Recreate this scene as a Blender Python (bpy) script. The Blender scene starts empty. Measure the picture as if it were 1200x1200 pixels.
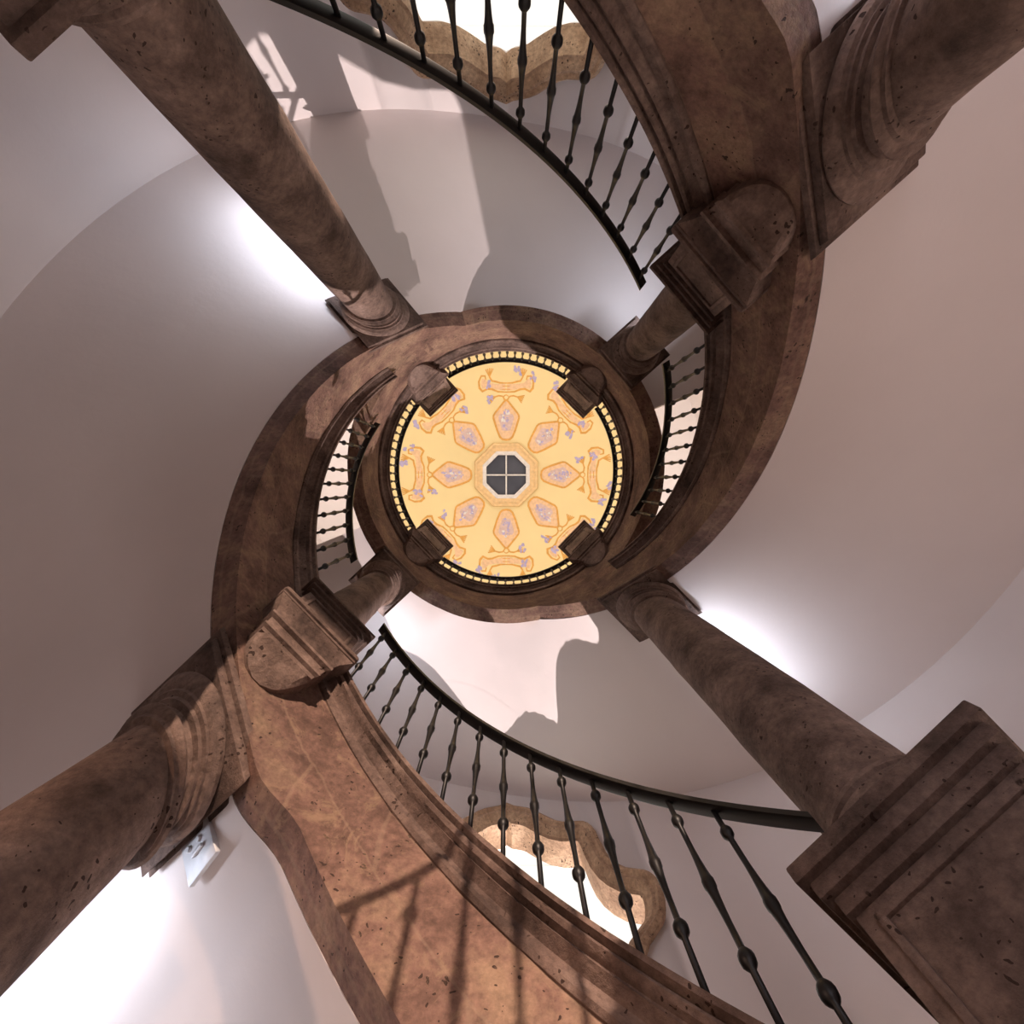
import bpy, bmesh, math, random
from mathutils import Vector, Matrix, noise
random.seed(7)
C = bpy.context.scene.collection
SC = bpy.context.scene
PI = math.pi
rad = math.radians

# ------------------------------------------------------------------ camera, world, exposure
EYE = 1.4                                  # camera height above the floor; the stair axis is the world origin
cam_d = bpy.data.cameras.new('camera'); cam = bpy.data.objects.new('camera', cam_d); C.objects.link(cam)
cam_d.lens = 18.0; cam_d.sensor_width = 36.0; cam_d.clip_start = 0.02; cam_d.clip_end = 200
f = 600.0
zc = Vector(((592.95-600)/f, (565.365-600)/f, 1)).normalized()
xc = (Vector((1,0,0)) - zc.x*zc).normalized()
yc = zc.cross(xc)
M = Matrix((xc, yc, zc)).transposed()      # world -> camera (x right, y down, z forward)
Mi = M.transposed()
r_, u_, b_ = Mi @ Vector((1,0,0)), Mi @ Vector((0,-1,0)), Mi @ Vector((0,0,-1))
mw = Matrix((r_, u_, b_)).transposed().to_4x4()
mw.translation = Vector((-0.007, 0.214, EYE))
cam.matrix_world = mw
SC.camera = cam

w = bpy.data.worlds.new('world'); SC.world = w; w.use_nodes = True
bg = w.node_tree.nodes['Background']; bg.inputs[0].default_value = (1.0, 0.93, 0.84, 1); bg.inputs[1].default_value = 1.3
SC.view_settings.view_transform = 'Standard'; SC.view_settings.look = 'None'
SC.view_settings.exposure = 0.1; SC.view_settings.gamma = 1.0; SC.view_settings.use_curve_mapping = False

def aim(o, d, up='Y'):
    o.rotation_euler = Vector(d).to_track_quat('-Z', up).to_euler()
def area(name, loc, d, sx, sy, power, col, spread=180):
    l = bpy.data.lights.new(name, 'AREA'); l.shape = 'RECTANGLE'; l.size = sx; l.size_y = sy
    l.energy = power; l.color = col; l.spread = rad(spread)
    o = bpy.data.objects.new(name, l); C.objects.link(o); o.location = loc; aim(o, d); return o
def spot(name, loc, tgt, power, col, angle, blend=0.3, radius=0.1):
    l = bpy.data.lights.new(name, 'SPOT'); l.energy = power; l.color = col; l.spot_size = rad(angle)
    l.spot_blend = blend; l.shadow_soft_size = radius
    o = bpy.data.objects.new(name, l); C.objects.link(o); o.location = loc
    aim(o, Vector(tgt)-Vector(loc)); return o
def W(R, deg, Z):                          # stair-axis polar point, Z measured from the eye
    return Vector((R*math.cos(rad(deg)), R*math.sin(rad(deg)), Z+EYE))

WARM = (1.0, 0.72, 0.50); COOL = (0.80, 0.86, 1.0); SOFT = (1.0, 0.86, 0.80)
# added area lights, out of view above the gallery, to brighten the dome
for a in (0, 90, 180, 270):
    area('dome_fill_light', W(4.3, a+12, 9.0), (-math.cos(rad(a+12))*.35, -math.sin(rad(a+12))*.35, 1), 2.0, 0.5, 78, (1.0, .93, .86))
# courtyard lamps outside the two ornate windows
spot('courtyard_floodlight', (2.75, 16.0, -.2+EYE), (-0.4, 0.0, 5.6+EYE), 19000, (1.0, .85, .83), 32, .2, .04)
spot('street_floodlight', (0.2, -14.0, 5.1+EYE), (-1.1, 2.0, 1.6+EYE), 16500, (1.0, .73, .57), 16.5, .25, .05)
# added fill lights low on the wall; there are no doorways behind them
area('low_fill_light', W(4.7, 12, 0.0), (-1, -.2, .45), 1.6, 2.4, 112, (1.0, .80, .70))
area('low_fill_light', W(4.7, 192, 0.0), (1, .2, .45), 1.6, 2.4, 11, (1.0, .84, .78))
area('low_fill_light', W(4.7, -85, 0.3), (0, 1, .55), 1.6, 2.4, 85, (.95, .88, .95))
area('low_fill_light', W(4.7, 90, -0.2), (0, -1, .75), 1.6, 2.0, 70, (1.0, .88, .84))

spot('warm_column_fill', W(4.7, 198, .9), W(2.3, 139, .9), 300, (1.0, .60, .40), 46, .6, .12)  # added warm spot to brighten the nearest left column, no fixture
# ------------------------------------------------------------------ materials
def nodes(name):
    m = bpy.data.materials.new(name); m.use_nodes = True
    nt = m.node_tree; return m, nt, nt.nodes['Principled BSDF']
def N(nt, t, **k):
    n = nt.nodes.new(t)
    for a, b in k.items():
        if a in n.inputs: n.inputs[a].default_value = b
        else: setattr(n, a, b)
    return n
def ramp(nt, stops):
    n = nt.nodes.new('ShaderNodeValToRGB'); e = n.color_ramp.elements
    e[0].position, e[0].color = stops[0][0], (*stops[0][1], 1)
    e[1].position, e[1].color = stops[-1][0], (*stops[-1][1], 1)
    for p, c in stops[1:-1]:
        x = e.new(p); x.color = (*c, 1)
    return n
def stone(name, c1, c2, c3, joints=False, seed=0.0):
    m, nt, b = nodes(name); L = nt.links.new
    tc = N(nt, 'ShaderNodeTexCoord'); mp = N(nt, 'ShaderNodeMapping'); mp.inputs['Location'].default_value = (seed, seed*2, seed*.7)
    L(tc.outputs['Object'], mp.inputs[0])
    n1 = N(nt, 'ShaderNodeTexNoise', Scale=2.2, Detail=6.0, Roughness=0.65); L(mp.outputs[0], n1.inputs['Vector'])
    r1 = ramp(nt, [(.34, c1), (.5, c2), (.66, c3)]); L(n1.outputs[0], r1.inputs[0])
    n2 = N(nt, 'ShaderNodeTexNoise', Scale=26.0, Detail=5.0, Roughness=0.7); L(mp.outputs[0], n2.inputs['Vector'])
    r2 = ramp(nt, [(.3, (.62,.60,.60)), (.7, (1.25,1.22,1.2))]); L(n2.outputs[0], r2.inputs[0])
    mx = N(nt, 'ShaderNodeMix', data_type='RGBA', blend_type='MULTIPLY'); mx.inputs[0].default_value = 1
    L(r1.outputs[0], mx.inputs[6]); L(r2.outputs[0], mx.inputs[7]); col = mx.outputs[2]
    v = N(nt, 'ShaderNodeTexVoronoi', Scale=24.0)     # pits, irregular
    dn = N(nt, 'ShaderNodeTexNoise', Scale=18.0, Detail=2.0); L(mp.outputs[0], dn.inputs['Vector'])
    ds = N(nt, 'ShaderNodeVectorMath', operation='SCALE'); L(dn.outputs[1], ds.inputs[0]); ds.inputs[3].default_value = .07
    da = N(nt, 'ShaderNodeVectorMath', operation='ADD'); L(mp.outputs[0], da.inputs[0]); L(ds.outputs[0], da.inputs[1]); L(da.outputs[0], v.inputs['Vector'])
    n3 = N(nt, 'ShaderNodeTexNoise', Scale=5.0, Detail=2.0); L(mp.outputs[0], n3.inputs['Vector'])
    thr = N(nt, 'ShaderNodeMapRange'); L(n3.outputs[0], thr.inputs[0])
    thr.inputs[1].default_value = .38; thr.inputs[2].default_value = .8; thr.inputs[3].default_value = 0; thr.inputs[4].default_value = .36
    lt = N(nt, 'ShaderNodeMath', operation='LESS_THAN'); L(v.outputs['Distance'], lt.inputs[0]); L(thr.outputs[0], lt.inputs[1])
    mx2 = N(nt, 'ShaderNodeMix', data_type='RGBA'); L(lt.outputs[0], mx2.inputs[0]); L(col, mx2.inputs[6]); mx2.inputs[7].default_value = (.045,.025,.018,1)
    col = mx2.outputs[2]
    bh = N(nt, 'ShaderNodeMath', operation='SUBTRACT'); L(n2.outputs[0], bh.inputs[0]); L(lt.outputs[0], bh.inputs[1])
    if joints:
        br = N(nt, 'ShaderNodeTexBrick'); L(tc.outputs['UV'], br.inputs['Vector'])
        # jitter the joints a little
        wn = N(nt, 'ShaderNodeTexNoise', Scale=3.0); L(tc.outputs['Object'], wn.inputs['Vector'])
        ad = N(nt, 'ShaderNodeVectorMath', operation='SCALE'); L(wn.outputs[1], ad.inputs[0]); ad.inputs[3].default_value = .10
        a2 = N(nt, 'ShaderNodeVectorMath', operation='ADD'); L(tc.outputs['UV'], a2.inputs[0]); L(ad.outputs[0], a2.inputs[1]); L(a2.outputs[0], br.inputs['Vector'])
        br.inputs['Scale'].default_value = 1.0; br.inputs['Mortar Size'].default_value = .016; br.inputs['Mortar Smooth'].default_value = .7
        br.inputs['Brick Width'].default_value = .95; br.inputs['Row Height'].default_value = .46; br.inputs['Bias'].default_value = 0
        br.inputs['Color1'].default_value = (.85,.85,.85,1); br.inputs['Color2'].default_value = (1.12,1.1,1.08,1); br.inputs['Mortar'].default_value = (1,1,1,1)
        m3 = N(nt, 'ShaderNodeMix', data_type='RGBA', blend_type='MULTIPLY'); m3.inputs[0].default_value = 1; L(col, m3.inputs[6]); L(br.outputs[0], m3.inputs[7])
        m4 = N(nt, 'ShaderNodeMix', data_type='RGBA'); mf = N(nt, 'ShaderNodeMath', operation='MULTIPLY'); L(br.outputs[1], mf.inputs[0]); mf.inputs[1].default_value = .16
        L(mf.outputs[0], m4.inputs[0]); L(m3.outputs[2], m4.inputs[6]); m4.inputs[7].default_value = (c3[0]*1.25, c3[1]*1.35, c3[2]*1.3, 1)
        n5 = N(nt, 'ShaderNodeTexNoise', Scale=4.5, Detail=7.0, Roughness=.75, Distortion=1.2); L(tc.outputs['Object'], n5.inputs['Vector'])
        r5 = ramp(nt, [(.54, (0,0,0)), (.66, (.65,.65,.65))]); L(n5.outputs[0], r5.inputs[0])
        m5 = N(nt, 'ShaderNodeMix', data_type='RGBA'); L(r5.outputs[0], m5.inputs[0]); L(m4.outputs[2], m5.inputs[6]); m5.inputs[7].default_value = (c3[0]*1.0, c3[1]*.98, c3[2]*.92, 1)
        col = m5.outputs[2]
    L(col, b.inputs['Base Color']); b.inputs['Roughness'].default_value = .82
    b.inputs['Specular IOR Level'].default_value = .3
    bp = N(nt, 'ShaderNodeBump', Strength=.55, Distance=.02); L(bh.outputs[0], bp.inputs['Height']); L(bp.outputs[0], b.inputs['Normal'])
    return m
def plaster(name, c, var=.06, bump=.12):
    m, nt, b = nodes(name); L = nt.links.new
    tc = N(nt, 'ShaderNodeTexCoord')
    n1 = N(nt, 'ShaderNodeTexNoise', Scale=.9, Detail=5.0); L(tc.outputs['Object'], n1.inputs['Vector'])
    r1 = ramp(nt, [(.3, tuple(x*(1-var) for x in c)), (.7, c)]); L(n1.outputs[0], r1.inputs[0])
    L(r1.outputs[0], b.inputs['Base Color']); b.inputs['Roughness'].default_value = .75
    b.inputs['Specular IOR Level'].default_value = .2
    n2 = N(nt, 'ShaderNodeTexNoise', Scale=1.7, Detail=7.0, Roughness=.6); L(tc.outputs['Object'], n2.inputs['Vector'])
    bp = N(nt, 'ShaderNodeBump', Strength=bump*2, Distance=.09); L(n2.outputs[0], bp.inputs['Height']); L(bp.outputs[0], b.inputs['Normal'])
    return m
def flat(name, c, rough=.6, metal=0.0, emit=None, es=0.0):
    m, nt, b = nodes(name); L = nt.links.new
    tc = N(nt, 'ShaderNodeTexCoord'); n1 = N(nt, 'ShaderNodeTexNoise', Scale=14.0, Detail=3.0); L(tc.outputs['Object'], n1.inputs['Vector'])
    r1 = ramp(nt, [(.3, tuple(x*.88 for x in c)), (.7, tuple(min(1, x*1.08) for x in c))]); L(n1.outputs[0], r1.inputs[0])
    L(r1.outputs[0], b.inputs['Base Color']); b.inputs['Roughness'].default_value = rough; b.inputs['Metallic'].default_value = metal
    if emit: b.inputs['Emission Color'].default_value = (*emit, 1); b.inputs['Emission Strength'].default_value = es
    return m
S_PIER = stone('stone_plain', (.07,.046,.037), (.16,.108,.088), (.25,.18,.147))
S_ASH = stone('stone_ashlar', (.10,.058,.045), (.21,.125,.098), (.31,.21,.145), joints=True, seed=3.1)
S_COL = stone('stone_column', (.08,.053,.043), (.185,.127,.103), (.28,.20,.165), seed=5.7)
S_WIN = stone('stone_window', (.30,.19,.12), (.46,.31,.20), (.60,.43,.29), seed=2.2)
PLAS = plaster('white_plaster', (.81,.735,.715), bump=.05)
WALL = plaster('wall_plaster', (.80,.725,.70), bump=.04)
DOME = plaster('dome_plaster', (.93,.76,.40), .05, .03)
IRON = flat('black_iron', (.007,.006,.006), .45, .2)
TREAD = flat('tread_stone', (.30,.22,.18), .8)
FLOORM = stone('floor_stone', (.20,.14,.11), (.30,.22,.17), (.38,.29,.23), seed=9.0)
WOOD = flat('dark_wood', (.06,.035,.02), .6)
ORANGE = flat('painted_orange', (.80,.42,.10), .8)
PEACH = flat('painted_peach', (.88,.60,.36), .8)
ROSE = flat('painted_rose', (.72,.54,.50), .8)
LILAC = flat('painted_lilac', (.50,.44,.68), .8)
CREAMP = flat('painted_cream', (.93,.84,.58), .8)
WHITEP = flat('white_paint', (.80,.77,.74), .5)
GREYBOX = flat('grey_metal', (.62,.63,.66), .5, .2)
BRASS = flat('tan_metal', (.45,.36,.24), .5, .5)
LED = flat('led_diffuser', (.9,.9,.9), .5, 0, COOL, 6.0)
m, nt, b = nodes('window_glass'); GLASS = m
nt.nodes.remove(b); out = nt.nodes['Material Output']; tr = N(nt, 'ShaderNodeBsdfTransparent'); gl = N(nt, 'ShaderNodeBsdfGlossy', Roughness=.02)
ms = N(nt, 'ShaderNodeMixShader'); ms.inputs[0].default_value = .05; nt.links.new(tr.outputs[0], ms.inputs[1]); nt.links.new(gl.outputs[0], ms.inputs[2]); nt.links.new(ms.outputs[0], out.inputs[0])
tcg = N(nt, 'ShaderNodeTexCoord'); ngl = N(nt, 'ShaderNodeTexNoise', Scale=3.0); nt.links.new(tcg.outputs['Object'], ngl.inputs['Vector'])
rgl = ramp(nt, [(.3,(.95,.96,.96)),(.7,(1,1,1))]); nt.links.new(ngl.outputs[0], rgl.inputs[0]); nt.links.new(rgl.outputs[0], tr.inputs[0])
m, nt, b = nodes('skylight_glass'); GLASSD = m; b.inputs['Roughness'].default_value = .25; b.inputs['Base Color'].default_value = (.07,.08,.10,1); b.inputs['Specular IOR Level'].default_value = .3
tcg = N(nt, 'ShaderNodeTexCoord'); ngl = N(nt, 'ShaderNodeTexNoise', Scale=2.0); nt.links.new(tcg.outputs['Object'], ngl.inputs['Vector'])
rgl = ramp(nt, [(.3,(.075,.08,.10)),(.7,(.11,.115,.14))]); nt.links.new(ngl.outputs[0], rgl.inputs[0]); nt.links.new(rgl.outputs[0], b.inputs['Base Color'])

# ------------------------------------------------------------------ helpers
def link(name, bm, mats, parent=None, smooth=30, loc=None):
    me = bpy.data.meshes.new(name); bmesh.ops.recalc_face_normals(bm, faces=bm.faces); bm.to_mesh(me); bm.free()
    if not isinstance(mats, (list, tuple)): mats = [mats]
    for mm in mats: me.materials.append(mm)
    if smooth:
        for p in me.polygons: p.use_smooth = True
        me.set_sharp_from_angle(angle=rad(smooth))
    o = bpy.data.objects.new(name, me); C.objects.link(o)
    if parent: o.parent = parent
    if loc is not None: o.location = loc
    return o
def tag(o, label=None, cat=None, group=None, kind=None):
    if label: o['label'] = label
    if cat: o['category'] = cat
    if group: o['group'] = group
    if kind: o['kind'] = kind
    return o
def empty(name, loc=(0,0,0), rz=0, label=None, cat=None, group=None, kind=None):
    o = bpy.data.objects.new(name, None); C.objects.link(o); o.location = loc; o.rotation_euler = (0,0,rz); o.empty_display_size = .2
    return tag(o, label, cat, group, kind)
def frame(deg, R, Z):                      # local x outward, y towards larger angle, z up
    o = Matrix.Rotation(rad(deg), 4, 'Z'); p = W(R, deg, Z)
    return Matrix.Translation(p) @ o
def box(bm, x0, x1, y0, y1, z0, z1, mi=0, bev=0.0, tap=None):
    vs = []
    for z in (z0, z1):
        for y in (y0, y1):
            for x in (x0, x1):
                vs.append(bm.verts.new((x, y, z)))
    F = [(0,1,3,2),(4,6,7,5),(0,4,5,1),(1,5,7,3),(3,7,6,2),(2,6,4,0)]
    fs = [bm.faces.new([vs[i] for i in q]) for q in F]
    for x in fs: x.material_index = mi
    if bev:
        es = set(e for x in fs for e in x.edges)
        bmesh.ops.bevel(bm, geom=list(es), offset=bev, segments=2, affect='EDGES', profile=.5)
    return vs
def lathe(bm, prof, n=40, cx=0, cy=0, mi=0, cap=True):
    rings = []
    for r, z in prof:
        rings.append([bm.verts.new((cx+r*math.cos(2*PI*i/n), cy+r*math.sin(2*PI*i/n), z)) for i in range(n)])
    for a, b2 in zip(rings, rings[1:]):
        for i in range(n):
            fc = bm.faces.new((a[i], a[(i+1)%n], b2[(i+1)%n], b2[i])); fc.material_index = mi
    if cap:
        bm.faces.new(rings[0]); bm.faces.new(rings[-1])
def sweep(bm, prof, t0, t1, zf, n, clip=None, closed=False, wear=0.0, adj=None):
    """closed polygon prof [(R, dz)] swept around the axis from t0 to t1 degrees; zf(deg) gives Z of dz=0"""
    uv = bm.loops.layers.uv.verify()
    rings = []; cols = n if closed else n+1
    per = [0]
    for i in range(len(prof)):
        a, b2 = prof[i], prof[(i+1) % len(prof)]; per.append(per[-1]+math.hypot(a[0]-b2[0], a[1]-b2[1]))
    for i in range(cols):
        t = t0+(t1-t0)*i/n; ring = []
        for j, (R, dz) in enumerate(prof):
            z = zf(t)+dz+(adj(t) if adj and dz <= -1 else 0)
            if clip: z = clip(z, dz)
            if wear:
                k = noise.noise(Vector((R*math.cos(rad(t))*2.3, R*math.sin(rad(t))*2.3, z*2.3+j)))*wear + noise.noise(Vector((R*math.cos(rad(t))*9, R*math.sin(rad(t))*9, z*9)))*wear*.7
                R += k; z += k*.7
            ring.append(bm.verts.new(W(R, t, z)))
        rings.append(ring)
    m_ = len(prof)
    for i in range(n):
        a, b2 = rings[i], rings[(i+1) % cols]
        for j in range(m_):
            k = (j+1) % m_
            try: fc = bm.faces.new((a[j], a[k], b2[k], b2[j]))
            except ValueError: continue
            ta = rad(t0+(t1-t0)*i/n)*2.0; tb = rad(t0+(t1-t0)*(i+1)/n)*2.0
            for lp, q in zip(fc.loops, ((ta, per[j]), (ta, per[j+1]), (tb, per[j+1]), (tb, per[j]))): lp[uv].uv = q
    if not closed:
        bm.faces.new(rings[0]); bm.faces.new(list(reversed(rings[-1])))
def tube(bm, pts, r, n=8):
    rings = []
    for i, p in enumerate(pts):
        p = Vector(p); d = (Vector(pts[min(i+1, len(pts)-1)]) - Vector(pts[max(i-1, 0)])).normalized()
        up = Vector((0,0,1)) if abs(d.z) < .9 else Vector((1,0,0))
        s = d.cross(up).normalized(); t = s.cross(d)
        rr = r[i] if isinstance(r, (list, tuple)) else r
        rings.append([bm.verts.new(p+(s*math.cos(2*PI*k/n)+t*math.sin(2*PI*k/n))*rr) for k in range(n)])
    for a, b2 in zip(rings, rings[1:]):
        for k in range(n): bm.faces.new((a[k], a[(k+1)%n], b2[(k+1)%n], b2[k]))
    bm.faces.new(rings[0]); bm.faces.new(rings[-1])

# ------------------------------------------------------------------ the geometry of the double helix
RISE = 3.356/90.0
def sA(t): return 3.94+RISE*(t-135)        # top of stringer A above the eye
def sB(t): return 3.811+RISE*(t+45)
G = 8.374; DEP = 1.244                     # gallery floor, depth of the stone stringer
RF, RM, RO, RW = 2.0, 1.905, 2.19, 4.93
A0, A1 = 135-(3.94+EYE)/RISE, 135+(G-3.94)/RISE
B0, B1 = -45-(3.811+EYE)/RISE, -45+(G-3.811)/RISE
GB = G-DEP

# ------------------------------------------------------------------ room shell
bm = bmesh.new(); lathe(bm, [(0.02, -.25), (5.5, -.25), (5.5, 0), (0.02, 0)], 96)
fl = link('floor', bm, FLOORM); tag(fl, 'stone floor at the foot of the stairs', 'floor', kind='structure')

WIN_HALF = [(0,7.16),(.17,7.12),(.36,7.05),(.55,6.86),(.72,6.70),(.95,6.66),(1.08,6.62),(1.17,6.45),(1.2,6.2),(1.25,5.92),(1.38,5.70),(1.52,5.62),(1.64,5.55),(1.71,5.42),(1.73,5.3)]
def win_outline(ins):
    # half outline, mirrored about z=5.3 and x=0, inset by ins
    half = [(x, z) for x, z in WIN_HALF]
    q = half + [(x, 5.3-(z-5.3)*1.5) for x, z in reversed(half[:-1])]
    full = q + [(-x, z) for x, z in reversed(q[1:-1])]
    full = full[:1] + [p for i in range(1, len(full)) for p in ((full[i][0]*.75+full[i-1][0]*.25, full[i][1]*.75+full[i-1][1]*.25), (full[i][0]*.75+full[(i+1)%len(full)][0]*.25, full[i][1]*.75+full[(i+1)%len(full)][1]*.25))]
    n = len(full); out = []
    for i, (x, z) in enumerate(full):
        a = Vector(full[i-1]); b2 = Vector(full[(i+1) % n]); d = (b2-a).normalized()
        nrm = Vector((d.y, -d.x))
        c = Vector((x, z)) - Vector((0, 5.3))
        if nrm.dot(c) > 0: nrm = -nrm
        p = Vector((x, z)) + nrm*ins
        if ins and i == 0: p.y += .05      # ogee point of the inner opening
        out.append((p.x, p.y))
    return out
def wall_pt(side, x, R, Z):                # side -1 north, +1 south; x measured across
    a = x/4.93
    ang = (90 if side > 0 else -90) - (math.degrees(a) if side > 0 else -math.degrees(a))
    return W(R, ang, Z)
def prism(bm, side, poly, R0, R1):
    a = [bm.verts.new(wall_pt(side, x, R0, z)) for x, z in poly]
    b2 = [bm.verts.new(wall_pt(side, x, R1, z)) for x, z in poly]
    n = len(poly)
    for i in range(n): bm.faces.new((a[i], a[(i+1)%n], b2[(i+1)%n], b2[i]))
    bm.faces.new(a); bm.faces.new(b2)
bm = bmesh.new()
lathe(bm, [(RW, 0), (RW+.55, 0), (RW+.55, 14.3), (RW, 14.3)], 128, cap=False)
# close the top and bottom rims
bm.verts.ensure_lookup_table()
vs = list(bm.verts); n = 128
for i in range(n): bm.faces.new((vs[i], vs[(i+1)%n], vs[3*n+(i+1)%n], vs[3*n+i]))
wall = link('wall_outer', bm, WALL); tag(wall, 'round white plastered wall of the stairwell', 'wall', kind='structure')
cutters = []
for side in (-1, 1):
    bm = bmesh.new(); prism(bm, side, win_outline(.10), RW-.3, RW+.8); cutters.append(link('cutter', bm, WALL))
for c in cutters:
    md = wall.modifiers.new('b', 'BOOLEAN'); md.operation = 'DIFFERENCE'; md.object = c; md.solver = 'EXACT'
dg = bpy.context.evaluated_depsgraph_get()
me = bpy.data.meshes.new_from_object(wall.evaluated_get(dg)); wall.modifiers.clear(); wall.data = me
for c in cutters: bpy.data.objects.remove(c)
for side, k, lab in ((-1, 1, 'ornate curved stone window at the top of the view'), (1, 2, 'ornate curved stone window behind the lower railing')):
    w0 = empty('window_%d' % k, wall_pt(side, 0, RW+.2, 5.3), 0, lab, 'window', kind='structure')
    inv = Matrix.Translation(-w0.location)
    bm = bmesh.new()
    # moulded frame: stepped loops from the wall face to the reveal
    loops = [(-.0, RW+.05), (0, RW-.06), (.05, RW-.09), (.09, RW-.05), (.13, RW-.05), (.17, RW-.02), (.20, RW+.03), (.235, RW+.05), (.235, RW+.42), (0.0, RW+.42)]
    rs = [[bm.verts.new(wall_pt(side, x, R, z)) for x, z in win_outline(i_)] for i_, R in loops]
    for a, b2 in zip(rs, rs[1:]+rs[:1]):
        nn = len(a)
        for i in range(nn): bm.faces.new((a[i], a[(i+1)%nn], b2[(i+1)%nn], b2[i]))
    bmesh.ops.transform(bm, matrix=inv, verts=bm.verts)
    fr = link('window_frame', bm, S_WIN, w0, smooth=25)
    bm = bmesh.new(); prism(bm, side, win_outline(.21), RW+.40, RW+.408); bmesh.ops.transform(bm, matrix=inv, verts=bm.verts)
    link('glass_pane', bm, GLASS, w0, smooth=0)

# dome with its painted decoration
DR, DH, DZ = 3.6, 1.75, 12.9
def dz(R): return DZ+DH*math.sqrt(max(0, 1-(R/DR)**2))
bm = bmesh.new(); prof = []
RSK = .68
for i in range(29): 
    R = RSK+(DR-RSK)*math.sin(PI/2*i/28); prof.append((R, dz(R)+EYE))
lathe(bm, prof + [(DR+.35, DZ+2.2+EYE), (RSK, dz(0)+.3+EYE), prof[0]], 96, cap=False)
dome = link('ceiling', bm, DOME, smooth=60); 
bm = bmesh.new(); lathe(bm, [(DR, DZ+EYE), (DR+.02, DZ-.05+EYE), (RW+.5, DZ-.05+EYE), (RW+.5, DZ+.3+EYE), (DR+.1, DZ+.3+EYE), (DR, DZ+EYE)], 96, cap=False); link('ceiling_surround', bm, WALL, dome)
tag(dome, 'yellow painted dome above the stairwell', 'ceiling', kind='structure')
def dome_pt(s, t, ang, off=0.006):         # s tangential (m), t distance from the apex
    t *= 1.03; s *= 1.03
    return W(t, ang+math.degrees(s/max(t, .2)), dz(t)-off)
def ribbon(bm, pts, wd, ang, mi, off=.008, closed=False):
    n = len(pts); L_, R_ = [], []
    for i, p in enumerate(pts):
        if closed: a, b2 = pts[i-1], pts[(i+1)%n]
        else: a, b2 = pts[max(0, i-1)], pts[min(n-1, i+1)]
        d = Vector((b2[0]-a[0], b2[1]-a[1]))
        d = d.normalized() if d.length > 1e-6 else Vector((1, 0)); nr = Vector((-d.y, d.x))*wd/2
        wt = 1 if closed else (.45+.55*math.sin(PI*(i+.5)/n))
        L_.append(bm.verts.new(dome_pt(p[0]+nr.x*wt, p[1]+nr.y*wt, ang, off))); R_.append(bm.verts.new(dome_pt(p[0]-nr.x*wt, p[1]-nr.y*wt, ang, off)))
    for i in range(n if closed else n-1):
        k = (i+1) % n; fc = bm.faces.new((L_[i], L_[k], R_[k], R_[i])); fc.material_index = mi
def blob(bm, s, t, r, ang, mi, off=.012, n=7, squash=1, rot=0):
    vs = []
    for i in range(n):
        a = 2*PI*i/n+rot; rr = r*(1+.25*math.sin(3*a+s*40)); vs.append(bm.verts.new(dome_pt(s+rr*math.cos(a), t+rr*squash*math.sin(a), ang, off)))
    fc = bm.faces.new(vs); fc.material_index = mi
def poly(bm, pts, ang, mi, off):
    c = bm.verts.new(dome_pt(sum(p[0] for p in pts)/len(pts), sum(p[1] for p in pts)/len(pts), ang, off))
    vs = [bm.verts.new(dome_pt(p[0], p[1], ang, off)) for p in pts]
    for i in range(len(vs)):
        fc = bm.faces.new((c, vs[i], vs[(i+1) % len(vs)])); fc.material_index = mi
def arc(cx, cy, r, a0, a1, n=10, ry=None):
    return [(cx+r*math.cos(rad(a0+(a1-a0)*i/n)), cy+(ry or r)*math.sin(rad(a0+(a1-a0)*i/n))) for i in range(n+1)]
def smooth(pts, it=2):
    for _ in range(it):
        q = []
        for i in range(len(pts)):
            a, b2 = pts[i], pts[(i+1) % len(pts)]
            q += [(a[0]*.75+b2[0]*.25, a[1]*.75+b2[1]*.25), (a[0]*.25+b2[0]*.75, a[1]*.25+b2[1]*.75)]
        pts = q
    return pts
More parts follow.
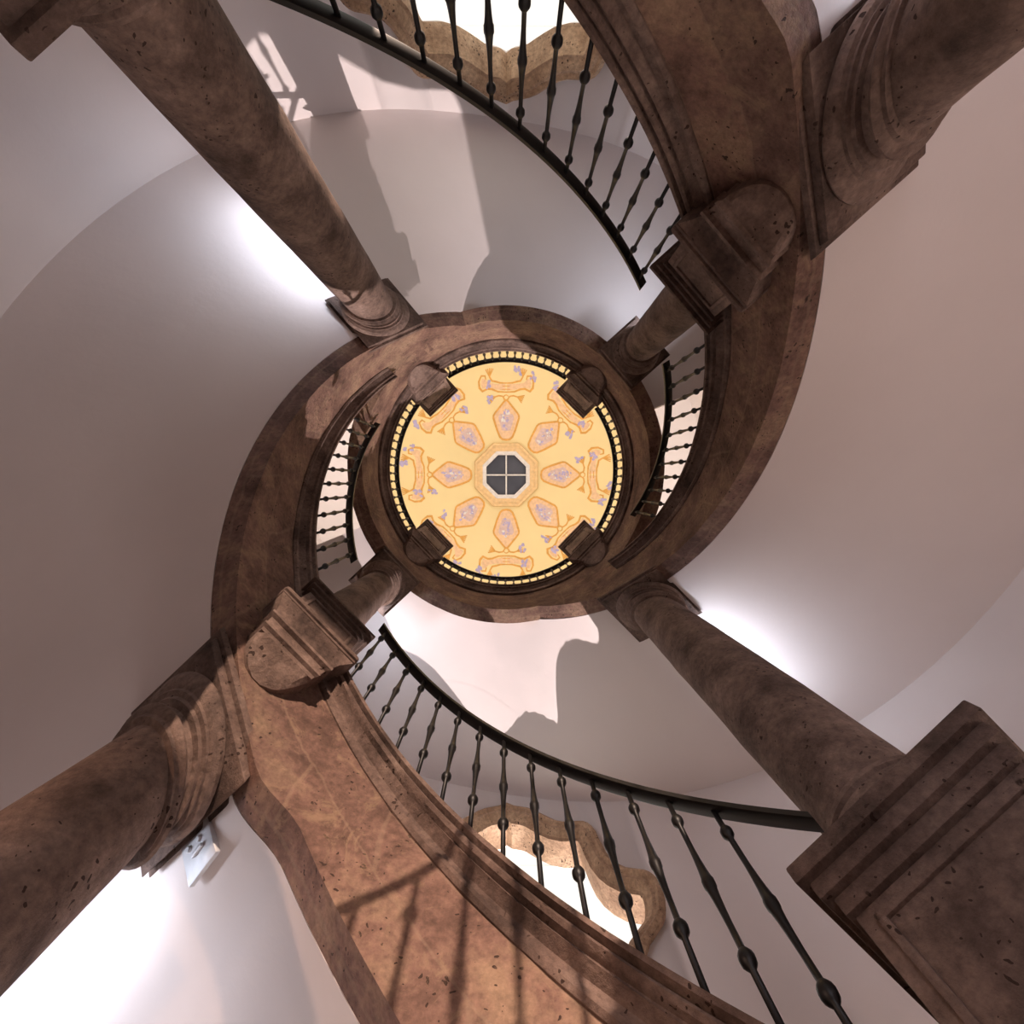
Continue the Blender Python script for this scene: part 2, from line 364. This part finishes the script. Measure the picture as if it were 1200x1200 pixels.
for k in range(8):
    ang = -90+45*k; rnd = random.Random(k)
    shape = [(0, .96), (.10, .98), (.17, 1.05), (.25, 1.25), (.35, 1.58), (.345, 1.64), (.30, 1.70), (.05, 1.97), (0, 2.0), (-.05, 1.97), (-.30, 1.70), (-.345, 1.64), (-.35, 1.58), (-.25, 1.25), (-.17, 1.05), (-.10, .98)]
    bm = bmesh.new()
    poly(bm, shape, ang, 1, .006); ribbon(bm, shape, .05, ang, 0, .012, True)
    shape = [(x*1.0, y) for x, y in shape]; inner = [(x*.60, 1.5+(y-1.5)*.66) for x, y in shape]; poly(bm, inner, ang, 2, .010)
    for _ in range(26):
        t = rnd.uniform(1.18, 1.76); s = rnd.uniform(-1, 1)*.13*(1-abs(t-1.5)/.5)
        blob(bm, s, t, rnd.uniform(.015, .04), ang, rnd.choice((3, 3, 4)), .016, 5, rnd.uniform(.6, 1.6), rnd.uniform(0, 3))
    link('painted_cartouche', bm, [ORANGE, PEACH, ROSE, LILAC, WHITEP], dome, smooth=0)
    bm = bmesh.new()
    for sg in (-1, 1):
        mir = lambda L__: [(sg*x, y) for x, y in L__]
        # double outline of the volute bar
        ribbon(bm, mir([(0, 2.20), (.22, 2.22), (.38, 2.30), (.50, 2.33), (.64, 2.30), (.72, 2.40), (.73, 2.55), (.66, 2.66), (.56, 2.64), (.54, 2.55)]), .055, ang, 0)
        ribbon(bm, mir([(0, 2.42), (.16, 2.43), (.28, 2.47), (.38, 2.50), (.44, 2.60), (.42, 2.72)]), .045, ang, 0)
        ribbon(bm, mir([(.0, 2.27), (.14, 2.27), (.22, 2.31), (.14, 2.35), (0, 2.35)]), .03, ang, 0)
        poly(bm, mir([(.02, 2.23), (.30, 2.29), (.50, 2.36), (.64, 2.36), (.68, 2.48), (.64, 2.60), (.58, 2.58), (.56, 2.48), (.44, 2.46), (.30, 2.42), (.02, 2.40)]), ang, 1, .005)
        ribbon(bm, mir([(.02, 2.0), (.10, 2.10), (.20, 2.12), (.30, 2.10), (.40, 2.02)]), .04, ang, 0)      # leafy sprigs
        for q in range(5):
            ribbon(bm, mir([(.30, 2.10), (.42+.02*q, 1.97+.05*q)]), .035, ang, 0, .009)
            ribbon(bm, mir([(.44, 2.60), (.34+.05*q, 2.80-.01*abs(q-2))]), .03, ang, 0, .009)
    ribbon(bm, arc(0, 2.06, .07, 0, 360, 12), .03, ang, 0, .009)
    link('painted_scrollwork', bm, [ORANGE, PEACH], dome, smooth=0)
    bm = bmesh.new()
    spots = [(.50, 2.42), (-.74, 2.68), (.44, 2.04)] if k % 2 else [(-.50, 2.42), (.74, 2.66), (-.43, 2.04), (.30, 2.74)]
    for s, t in spots:
        for q in range(7):
            blob(bm, s+rnd.uniform(-.09, .09), t+rnd.uniform(-.09, .09), rnd.uniform(.025, .05), ang, 0, .014, 5, 1.2, rnd.uniform(0, 3))
    link('painted_flowers', bm, [LILAC], dome, smooth=0)
# skylight
sk = empty('window_3', W(0, 0, dz(RSK)), rad(22.5), 'octagonal skylight with a cross of glazing bars at the top of the dome', 'skylight', kind='structure')
def octo(bm, prof, mi=0): lathe(bm, prof, 8, mi=mi, cap=False)
bm = bmesh.new(); octo(bm, [(.60, .0), (.60, .5), (.54, .5), (.54, -.02), (.60, -.03), (.64, -.03), (.64, 0.03), (.60, .0)]); link('skylight_frame', bm, WHITEP, sk, 20)
bm = bmesh.new(); octo(bm, [(.64, -.045), (.70, -.06), (.74, -.07), (.78, -.095), (.78, -.12), (.84, -.13), (.86, -.05), (.64, .04), (.64, -.045)]); link('skylight_moulding', bm, flat('moulding_ochre', (.86,.60,.30), .7), sk, 20)
bm = bmesh.new(); lathe(bm, [(.545, .10), (.545, .12)], 8); link('glass_pane', bm, GLASSD, sk, 0)
for a in (22.5, -67.5):
    bm = bmesh.new(); box(bm, -.53, .53, -.018, .018, .05, .10); bmesh.ops.rotate(bm, verts=bm.verts, matrix=Matrix.Rotation(rad(-a), 3, 'Z')); link('glazing_bar', bm, WHITEP, sk, 0)

sk.scale = (1.13, 1.13, 1)
# ------------------------------------------------------------------ gallery ring
gal = empty('stone_gallery', W(0, 0, G), 0, 'ring-shaped stone gallery under the dome with moulded inner edge', 'gallery')
def inv_of(o): return Matrix.Translation(-o.location)
FASC = [(RF, -DEP), (RF, -.30), (RF+.0, -.02), (RO+.01, -.02), (RO+.01, -DEP)]
MOULD = [(RF+.02, -.36), (RF-.012, -.36), (RF-.028, -.335), (RF-.028, -.305), (RF-.006, -.29), (RF-.010, -.25), (RF-.045, -.215), (RF-.060, -.205), (RF-.035, -.188), (RF-.035, -.168), (RF-.070, -.160), (RF-.084, -.138), (RF-.076, -.116), (RF-.045, -.104), (RF-.048, -.094), (RM, -.086), (RM-.004, -.055), (RM+.02, -.04), (RF+.1, -.04), (RF+.02, -.06)]
bm = bmesh.new(); sweep(bm, FASC, 0, 360, lambda t: G, 144, closed=True, wear=.006); bmesh.ops.transform(bm, matrix=inv_of(gal), verts=bm.verts)
link('stone_ring_beam', bm, S_ASH, gal)
bm = bmesh.new(); sweep(bm, [(r-.02, z) for r, z in MOULD], 0, 360, lambda t: G, 144, closed=True, wear=.004); bmesh.ops.transform(bm, matrix=inv_of(gal), verts=bm.verts)
link('edge_moulding', bm, S_PIER, gal)
SLB = G-.66                               # underside of the gallery slab
for t0, t1 in ((B1, 158), (A1, 338)):
    bm = bmesh.new(); sweep(bm, [(RO, -.66), (RW, -.66), (RW, 0), (RO, 0)], t0, t1, lambda t: G, 40); bmesh.ops.transform(bm, matrix=inv_of(gal), verts=bm.verts)
    link('gallery_slab', bm, PLAS, gal)

# ------------------------------------------------------------------ the two flights
def flight(name, sf, t0, t1, label):
    root = empty(name, W(0, 0, -EYE), 0, label, 'staircase', group=None)
    iv = inv_of(root)
    n = int((t1-t0)/2); tc_ = t0+(3.94+EYE)/RISE if name and sf is sA else t0+(3.811+EYE)/RISE
    def adj(t):                            # the beam is shallower below the capital of the nearest column
        k = max(0, min(1, (t-(tc_-18))/11)); return .175*(1-k*k*(3-2*k))
    def clipz(z, d): return max(z, -EYE) if z < -EYE else min(z, G-.001)
    te = t1+(SLB-GB)/RISE+42; KS = .22; gs = lambda t: -KS*math.log(math.exp(-(sf(t)-DEP+adj(t))/KS)+math.exp(-SLB/KS)); bm = bmesh.new(); sweep(bm, [(RO+.005, 0), (RW, 0), (RW, .12), (RO+.005, .12)], t0, te, gs, n+30, clip=lambda z, d: max(-EYE, z))
    bmesh.ops.transform(bm, matrix=iv, verts=bm.verts); link('plaster_soffit', bm, PLAS, root)
    bm = bmesh.new(); sweep(bm, [(RF, -DEP), (RF, -.30), (RF, -.02), (RO, -.02), (RO, -DEP)], t0, t1, sf, n, clip=lambda z, d: max(-EYE, min(z, G-.03)), wear=.009, adj=adj)
    bmesh.ops.transform(bm, matrix=iv, verts=bm.verts); link('stone_stringer', bm, S_ASH, root)
    tm = t0+(GB-(-EYE))/RISE-1
    bm = bmesh.new(); sweep(bm, MOULD, t0+8, tm, sf, n, clip=lambda z, d: max(-EYE, z), wear=.006)
    bmesh.ops.transform(bm, matrix=iv, verts=bm.verts); link('stringer_moulding', bm, S_PIER, root)
    # steps: one wedge each
    bm = bmesh.new(); ns = int(round((G+EYE)/.175)); 
    for i in range(ns):
        ta, tb = t0+(t1-t0)*i/ns, t0+(t1-t0)*(i+1)/ns; z1 = -EYE+(G+EYE)*(i+.9)/ns; z0 = max(-EYE, z1-.5)
        if z1-z0 < .05: continue
        V = [[bm.verts.new(W(R, t, z)+root.location*0) for R in (RO, RW)] for z in (z0, z1) for t in (ta, (ta+tb)/2, tb)]
        for k in range(2):
            bm.faces.new((V[3+k][0], V[3+k][1], V[4+k][1], V[4+k][0])); bm.faces.new((V[k][0], V[k+1][0], V[k+1][1], V[k][1]))
            bm.faces.new((V[k][0], V[3+k][0], V[4+k][0], V[k+1][0])); bm.faces.new((V[k][1], V[k+1][1], V[4+k][1], V[3+k][1]))
        bm.faces.new((V[0][0], V[0][1], V[3][1], V[3][0])); bm.faces.new((V[2][0], V[5][0], V[5][1], V[2][1]))
    bmesh.ops.transform(bm, matrix=iv, verts=bm.verts); link('steps', bm, TREAD, root, 0)
    return root
flight('spiral_staircase', sA, A0, A1, 'spiral stair flight that passes the bottom and left of the view')
flight('spiral_staircase', sB, B0, B1, 'spiral stair flight that passes the top and right of the view')

# ------------------------------------------------------------------ columns
def shear(bm, zt, rake):                   # the capital is cut to the slope of the stringer above it
    for v in bm.verts:
        k = max(0, min(1, (v.co.z-zt+.35)/.40)); v.co.z += v.co.y*rake*k*k*(3-2*k)
def column(deg, z0, z1, label, dia=.53, R=2.33, rake=.82):
    """stone column from z0 to z1 (Z above the eye)"""
    p = W(R, deg, z0); root = empty('stone_column', p, rad(deg), label, 'column', 'stone columns carrying the stairs')
    H = z1-z0; r = dia/2
    bm = bmesh.new(); pr = []
    zb, zt = .30, H-.46
    for i in range(15):
        k = i/14; pr.append((r*(1.0-.13*k*k), zb+(zt-zb)*k))
    pr.insert(14, (r*.875, zt-.16)); pr.insert(15, (r*.872, zt-.08)); lathe(bm, pr, 44)
    for v in bm.verts:
        q = noise.noise(v.co*3.1+p)*.006+noise.noise(v.co*11+p)*.003; v.co.x *= 1+q/r; v.co.y *= 1+q/r
    shear(bm, zt, rake)
    link('shaft', bm, S_COL, root)
    rt = r*.87
    bm = bmesh.new()
    lathe(bm, [(rt-.01, zt-.02), (rt+.03, zt-.015), (rt+.03, zt+.01), (rt+.045, zt+.02), (rt+.06, zt+.04), (rt+.052, zt+.062), (rt+.03, zt+.075), (rt+.002, zt+.08), (rt+.002, zt+.16), (rt+.035, zt+.165), (rt+.035, zt+.195), (rt+.06, zt+.20), (rt+.06, zt+.225), (rt+.085, zt+.24), (rt+.105, zt+.27), (rt+.112, zt+.30), (rt+.10, zt+.325), (rt, zt+.33)], 44)
    shear(bm, zt, rake)
    cap = link('capital', bm, S_COL, root)
    bm = bmesh.new(); a = rt+.115; box(bm, -a, a, -a, a, zt+.325, H-.06, bev=.006); box(bm, -a-.03, a+.03, -a-.03, a+.03, H-.06, H, bev=.006)
    shear(bm, zt, rake)
    link('abacus', bm, S_PIER, cap)
    bm = bmesh.new()
    lathe(bm, [(r+.09, .10), (r+.11, .14), (r+.10, .185), (r+.06, .20), (r+.045, .22), (r+.07, .245), (r+.065, .275), (r+.02, .295), (r, .33), (r-.03, .33)], 44)
    bs = link('base', bm, S_COL, root)
    a = r+.115; bm = bmesh.new(); box(bm, -a, a, -a, a, 0, .105, bev=.012); link('plinth', bm, S_PIER, bs)
    return root
aLR, aLL, aUL, aUR = 45.2, 137.0, -130.3, -41.8
column(aLR, 1.74, sB(aLR)-DEP+.01, 'thick stone column descending to the lower right pedestal')
column(aUL, 1.72, sA(aUL+360)-DEP+.01, 'thick stone column at the upper left of the view')
column(aLL, -EYE, sA(aLL)-DEP+.01, 'nearest stone column, entering at the left edge below the middle', R=2.37)
column(aUR, -EYE, sB(aUR)-DEP+.01, 'nearest stone column, entering at the top right corner', R=2.38)
column(aLL, 4.20, GB+.0, 'short stone column above the panelled pedestal left of the dome', dia=.48, rake=0)
column(aUR, 4.12, GB+.0, 'short stone column above the panelled pedestal right of the dome', dia=.48, rake=0)
# ------------------------------------------------------------------ pedestals
def pedestal(deg, Rf, ztop, zbase, zend, w, label, group, wb=None, cap_h=.20, depth=.75, corbel=True, ex=.05):
    """Rf front radius of the cap, ztop top of cap, zbase underside of the base mould, zend tip of the corbel"""
    root = empty('stone_pedestal', W(Rf, deg, zbase), rad(deg), label, 'pedestal', group)
    h = w/2; T = ztop-zbase
    bm = bmesh.new()                       # cap: stepped moulding
    box(bm, 0, depth, -h, h, T-.35*cap_h, T, bev=.008)
    box(bm, .03, depth-.03, -h+.03, h-.03, T-.68*cap_h, T-.35*cap_h, bev=.010)
    box(bm, .06, depth-.06, -h+.06, h-.06, T-cap_h, T-.68*cap_h, bev=.006)
    link('cap', bm, S_PIER, root)
    bm = bmesh.new(); d0 = .085; hd = h-.075
    box(bm, d0, depth-d0, -hd, hd, .09, T-cap_h, bev=.006); die = link('die', bm, S_COL, root)
    bm = bmesh.new()                       # raised frame round the sunk panel
    z0, z1 = .155, T-cap_h-.04; fw = .03
    for (a, b2, c, d) in ((-hd+.05, hd-.05, z0, z0+fw), (-hd+.05, hd-.05, z1-fw, z1), (-hd+.05, -hd+.05+fw, z0, z1), (hd-.05-fw, hd-.05, z0, z1)):
        box(bm, d0-.016, d0+.02, a, b2, c, d, bev=.006)
    link('panel_moulding', bm, S_COL, die)
    bm = bmesh.new(); b0 = -ex            # base mould: fillet and torus
    box(bm, b0+.015, depth, -h, h, .0, .03, bev=.006)
    box(bm, b0-.005, depth, -h-.012, h+.012, .03, .09, bev=.027)
    box(bm, b0+.05, depth-.04, -h+.03, h-.03, .09, .12, bev=.008)
    link('base_moulding', bm, S_PIER, root)
    if corbel:
        bm = bmesh.new(); E = -(zbase-zend); back = RF+.06-Rf+.12
        def step(pts):                     # (half width, front x, z) rings joined downwards
            rings = [[bm.verts.new((x, -y, z)), bm.verts.new((x, y, z)), bm.verts.new((back, y, z)), bm.verts.new((back, -y, z))] for y, x, z in pts]
            for a, b2 in zip(rings, rings[1:]):
                for i in range(4): bm.faces.new((a[i], a[(i+1)%4], b2[(i+1)%4], b2[i]))
            bm.faces.new(rings[0]); bm.faces.new(rings[-1])
        step([(h*.98, b0+.02, 0), (h*.93, b0+.035, -.02), (h*.82, b0+.07, -.07), (h*.755, b0+.085, -.13), (h*.74, b0+.085, -.17), (h*.78, b0+.055, -.185), (h*.78, b0+.055, -.215),
              (h*.70, b0+.085, -.225), (h*.67, b0+.09, -.30), (h*.69, b0+.075, -.31), (h*.69, b0+.075, -.335), (h*.64, b0+.10, -.345), (h*.62, b0+.11, -.37)])
        rings = []; hw0 = h*.62
        for k in range(9):                 # tongue dying into the stringer in a half round
            q = k/8; z = -.37+(E+.37)*q; hw = hw0*(1-.38*q)*max(.03, 1-(q*.985)**4)**.5; x = (b0+.11)*(1-q)+(RF-Rf-.012)*q
            rings.append([bm.verts.new((x+.03*(1-q), -hw, z)), bm.verts.new((x, -hw*.85, z)), bm.verts.new((x, hw*.85, z)), bm.verts.new((x+.03*(1-q), hw, z)), bm.verts.new((back, hw, z)), bm.verts.new((back, -hw, z))])
        for a, b2 in zip(rings, rings[1:]):
            for i in range(6): bm.faces.new((a[i], a[(i+1)%6], b2[(i+1)%6], b2[i]))
        bm.faces.new(rings[0]); bm.faces.new(rings[-1])
        for v in bm.verts:                 # weathered edges
            q = v.co*9+root.location; v.co += Vector((noise.noise(q), noise.noise(q+Vector((9,0,0))), 0))*.006
        link('corbel', bm, S_COL, root, 25)
    return root
PG = 'stone pedestals between the railings'
pedestal(aLR-.4, 1.80, 1.72, .50, 0, .86, 'large dark stone pedestal filling the lower right corner', PG, depth=.86, corbel=False)
pedestal(aUL, 1.80, 1.70, .40, 0, .86, 'dark stone pedestal at the upper left corner', PG, depth=.86, corbel=False)
pedestal(aLL, 1.80, 4.17, 3.48, 2.92, .70, 'panelled stone pedestal on a stepped corbel, lower left of the dome', PG, depth=.95, cap_h=.11)
pedestal(aUR, 1.80, 4.09, 3.36, 2.82, .70, 'panelled stone pedestal on a stepped corbel, upper right of the dome', PG, depth=.95, cap_h=.11)
for a, l in ((-132.8, 'upper left'), (-46, 'upper right'), (137, 'lower left'), (44, 'lower right')):
    pedestal(a, 1.66, 9.45, 8.30, 7.65, .70, 'small gallery pedestal at the %s of the dome rim' % l, 'gallery pedestals around the dome opening', ex=-.08)

# ------------------------------------------------------------------ iron railings
def baluster_mesh(h):
    bm = bmesh.new(); r = .0125
    P = [(r, 0), (r, .212), (.020, .220), (.027, .232), (.030, .248), (.027, .264), (.020, .276), (r, .284), (r, .38), (.0145, .44), (.018, .50), (.022, .54), (.026, .552), (.0265, .575), (.022, .59), (.018, .63), (.0145, .69), (r, .75), (r, h-.178), (.019, h-.170), (.026, h-.158), (.028, h-.144), (.026, h-.130), (.019, h-.118), (r, h-.110), (r, h)]
    lathe(bm, P, 10)
    me = bpy.data.meshes.new('baluster'); bmesh.ops.recalc_face_normals(bm, faces=bm.faces); bm.to_mesh(me); bm.free(); me.materials.append(IRON)
    for p in me.polygons: p.use_smooth = True
    return me
BH = 1.03
BME = baluster_mesh(BH+.045)
def railing(t0, t1, zf, label, group, angles, R=1.935, wd=.08, th=.045, ends=None):
    root = empty('iron_railing', W(R, (t0+t1)/2, zf((t0+t1)/2)), 0, label, 'railing', group)
    iv = inv_of(root); bm = bmesh.new()
    sweep(bm, [(R-wd/2, 0), (R-wd/2+.01, -.008), (R+wd/2-.01, -.008), (R+wd/2, 0), (R+wd/2, th-.01), (R+wd/2-.015, th), (R-wd/2+.015, th), (R-wd/2, th-.01)], t0, t1, lambda t: zf(t)+BH, max(8, int(t1-t0)//2))
    bmesh.ops.transform(bm, matrix=iv, verts=bm.verts); link('handrail', bm, IRON, root, 40)
    for a in angles:
        o = bpy.data.objects.new('baluster', BME); C.objects.link(o); o.parent = root
        o.location = W(R, a, zf(a)-.045)-root.location; o.rotation_euler = (0, 0, rad(a))
    return root
RG = 'iron railings of the stairs'
def lin(a, b2, n): return [a+(b2-a)*i/(n-1) for i in range(n)]
railing(52, 127, sA, 'black iron railing sweeping across the bottom of the view', RG, lin(61.3, 124.9, 14))
railing(147, 199, sA, 'black iron railing seen edge-on left of the dome', RG, lin(149.5, 197, 11))
railing(-121, -51.5, sB, 'black iron railing sweeping across the top of the view', RG, lin(-117, -53.5, 14))
railing(-32, 21, sB, 'black iron railing seen edge-on right of the dome', RG, lin(-29.5, 19, 11))
GG = 'low iron railings around the dome opening'
for a0, a1, l in ((-122, -57, 'top'), (-35, 33, 'right'), (55, 126, 'bottom'), (148, 217, 'left')):
    railing(a0, a1, lambda t: G-.02, 'curved gallery railing along the %s of the dome opening' % l, GG, lin(a0+2.2, a1-2.2, 17), R=2.0, wd=.08)

# ------------------------------------------------------------------ lamps behind the columns, small fittings
def led(deg, R0, R1, z, power, where, tilt=.35):
    # slim bar fixed behind the column, throwing light along the falling soffit
    Rm = (R0+R1)/2; root = empty('light_bar', W(Rm, deg, z), rad(deg), 'slim white light bar behind the %s' % where, 'lamp', 'light bars hidden behind the columns')
    L_ = (R1-R0)/2
    bm = bmesh.new(); box(bm, -L_, L_, 0, .05, -.03, .03, bev=.006); link('housing', bm, WHITEP, root)
    bm = bmesh.new(); box(bm, -L_+.02, L_-.02, -.012, 0, -.022, .022); link('diffuser', bm, LED, root, 0)
    t = rad(deg); d = Vector((math.sin(t), -math.cos(t), tilt))
    p = W(Rm, deg, z)+Vector((math.sin(t), -math.cos(t), 0))*.02
    o = area('light_bar_glow', p, d, R1-R0, .05, power, COOL)
    # long side along the radius
    z_ = -d.normalized(); x_ = Vector((math.cos(t), math.sin(t), 0)); y_ = z_.cross(x_).normalized()
    o.matrix_world = Matrix.Translation(p) @ Matrix((x_, y_, z_)).transposed().to_4x4()
led(aUL, 2.75, 4.2, sA(aUL+360)-DEP-.6, 11, 'upper left column')
led(aLR, 2.75, 4.2, sB(aLR)-DEP-.6, 11, 'lower right column')
led(aLL-2.5, 2.75, 4.6, sA(aLL)-DEP-.65, 14, 'nearest column at the left')
led(aUR-2.5, 2.75, 4.6, sB(aUR)-DEP-.6, 26, 'nearest column at the top right')
led(aLL, 2.62, 3.2, GB-.45, 15, 'short column left of the dome')
led(aUR, 2.62, 3.2, GB-.45, 15, 'short column right of the dome')
# electrical box on the soffit
def soff(t): return sA(t)-DEP
t = 127.0; bx = empty('junction_box', W(2.47, t, soff(t)), rad(t), 'small grey electrical box on the lit plaster beside the nearest left column', 'electrical box')
bx.rotation_euler = (math.atan(RISE*180/PI/2.33), 0, rad(t))
bm = bmesh.new(); box(bm, -.11, .11, -.12, .12, -.018, .01, bev=.006); link('cover', bm, GREYBOX, bx)
bm = bmesh.new(); lathe(bm, [(.012, -.030), (.016, -.026), (.016, -.018)], 12, cx=-.03, cy=.02); link('screw', bm, GREYBOX, bx)
bm = bmesh.new(); lathe(bm, [(.012, -.030), (.016, -.026), (.016, -.018)], 12, cx=.05, cy=.03); link('screw', bm, GREYBOX, bx)
bm = bmesh.new(); box(bm, -.05, .03, -.035, -.015, -.035, -.018, bev=.006); link('cable_clip', bm, GREYBOX, bx)
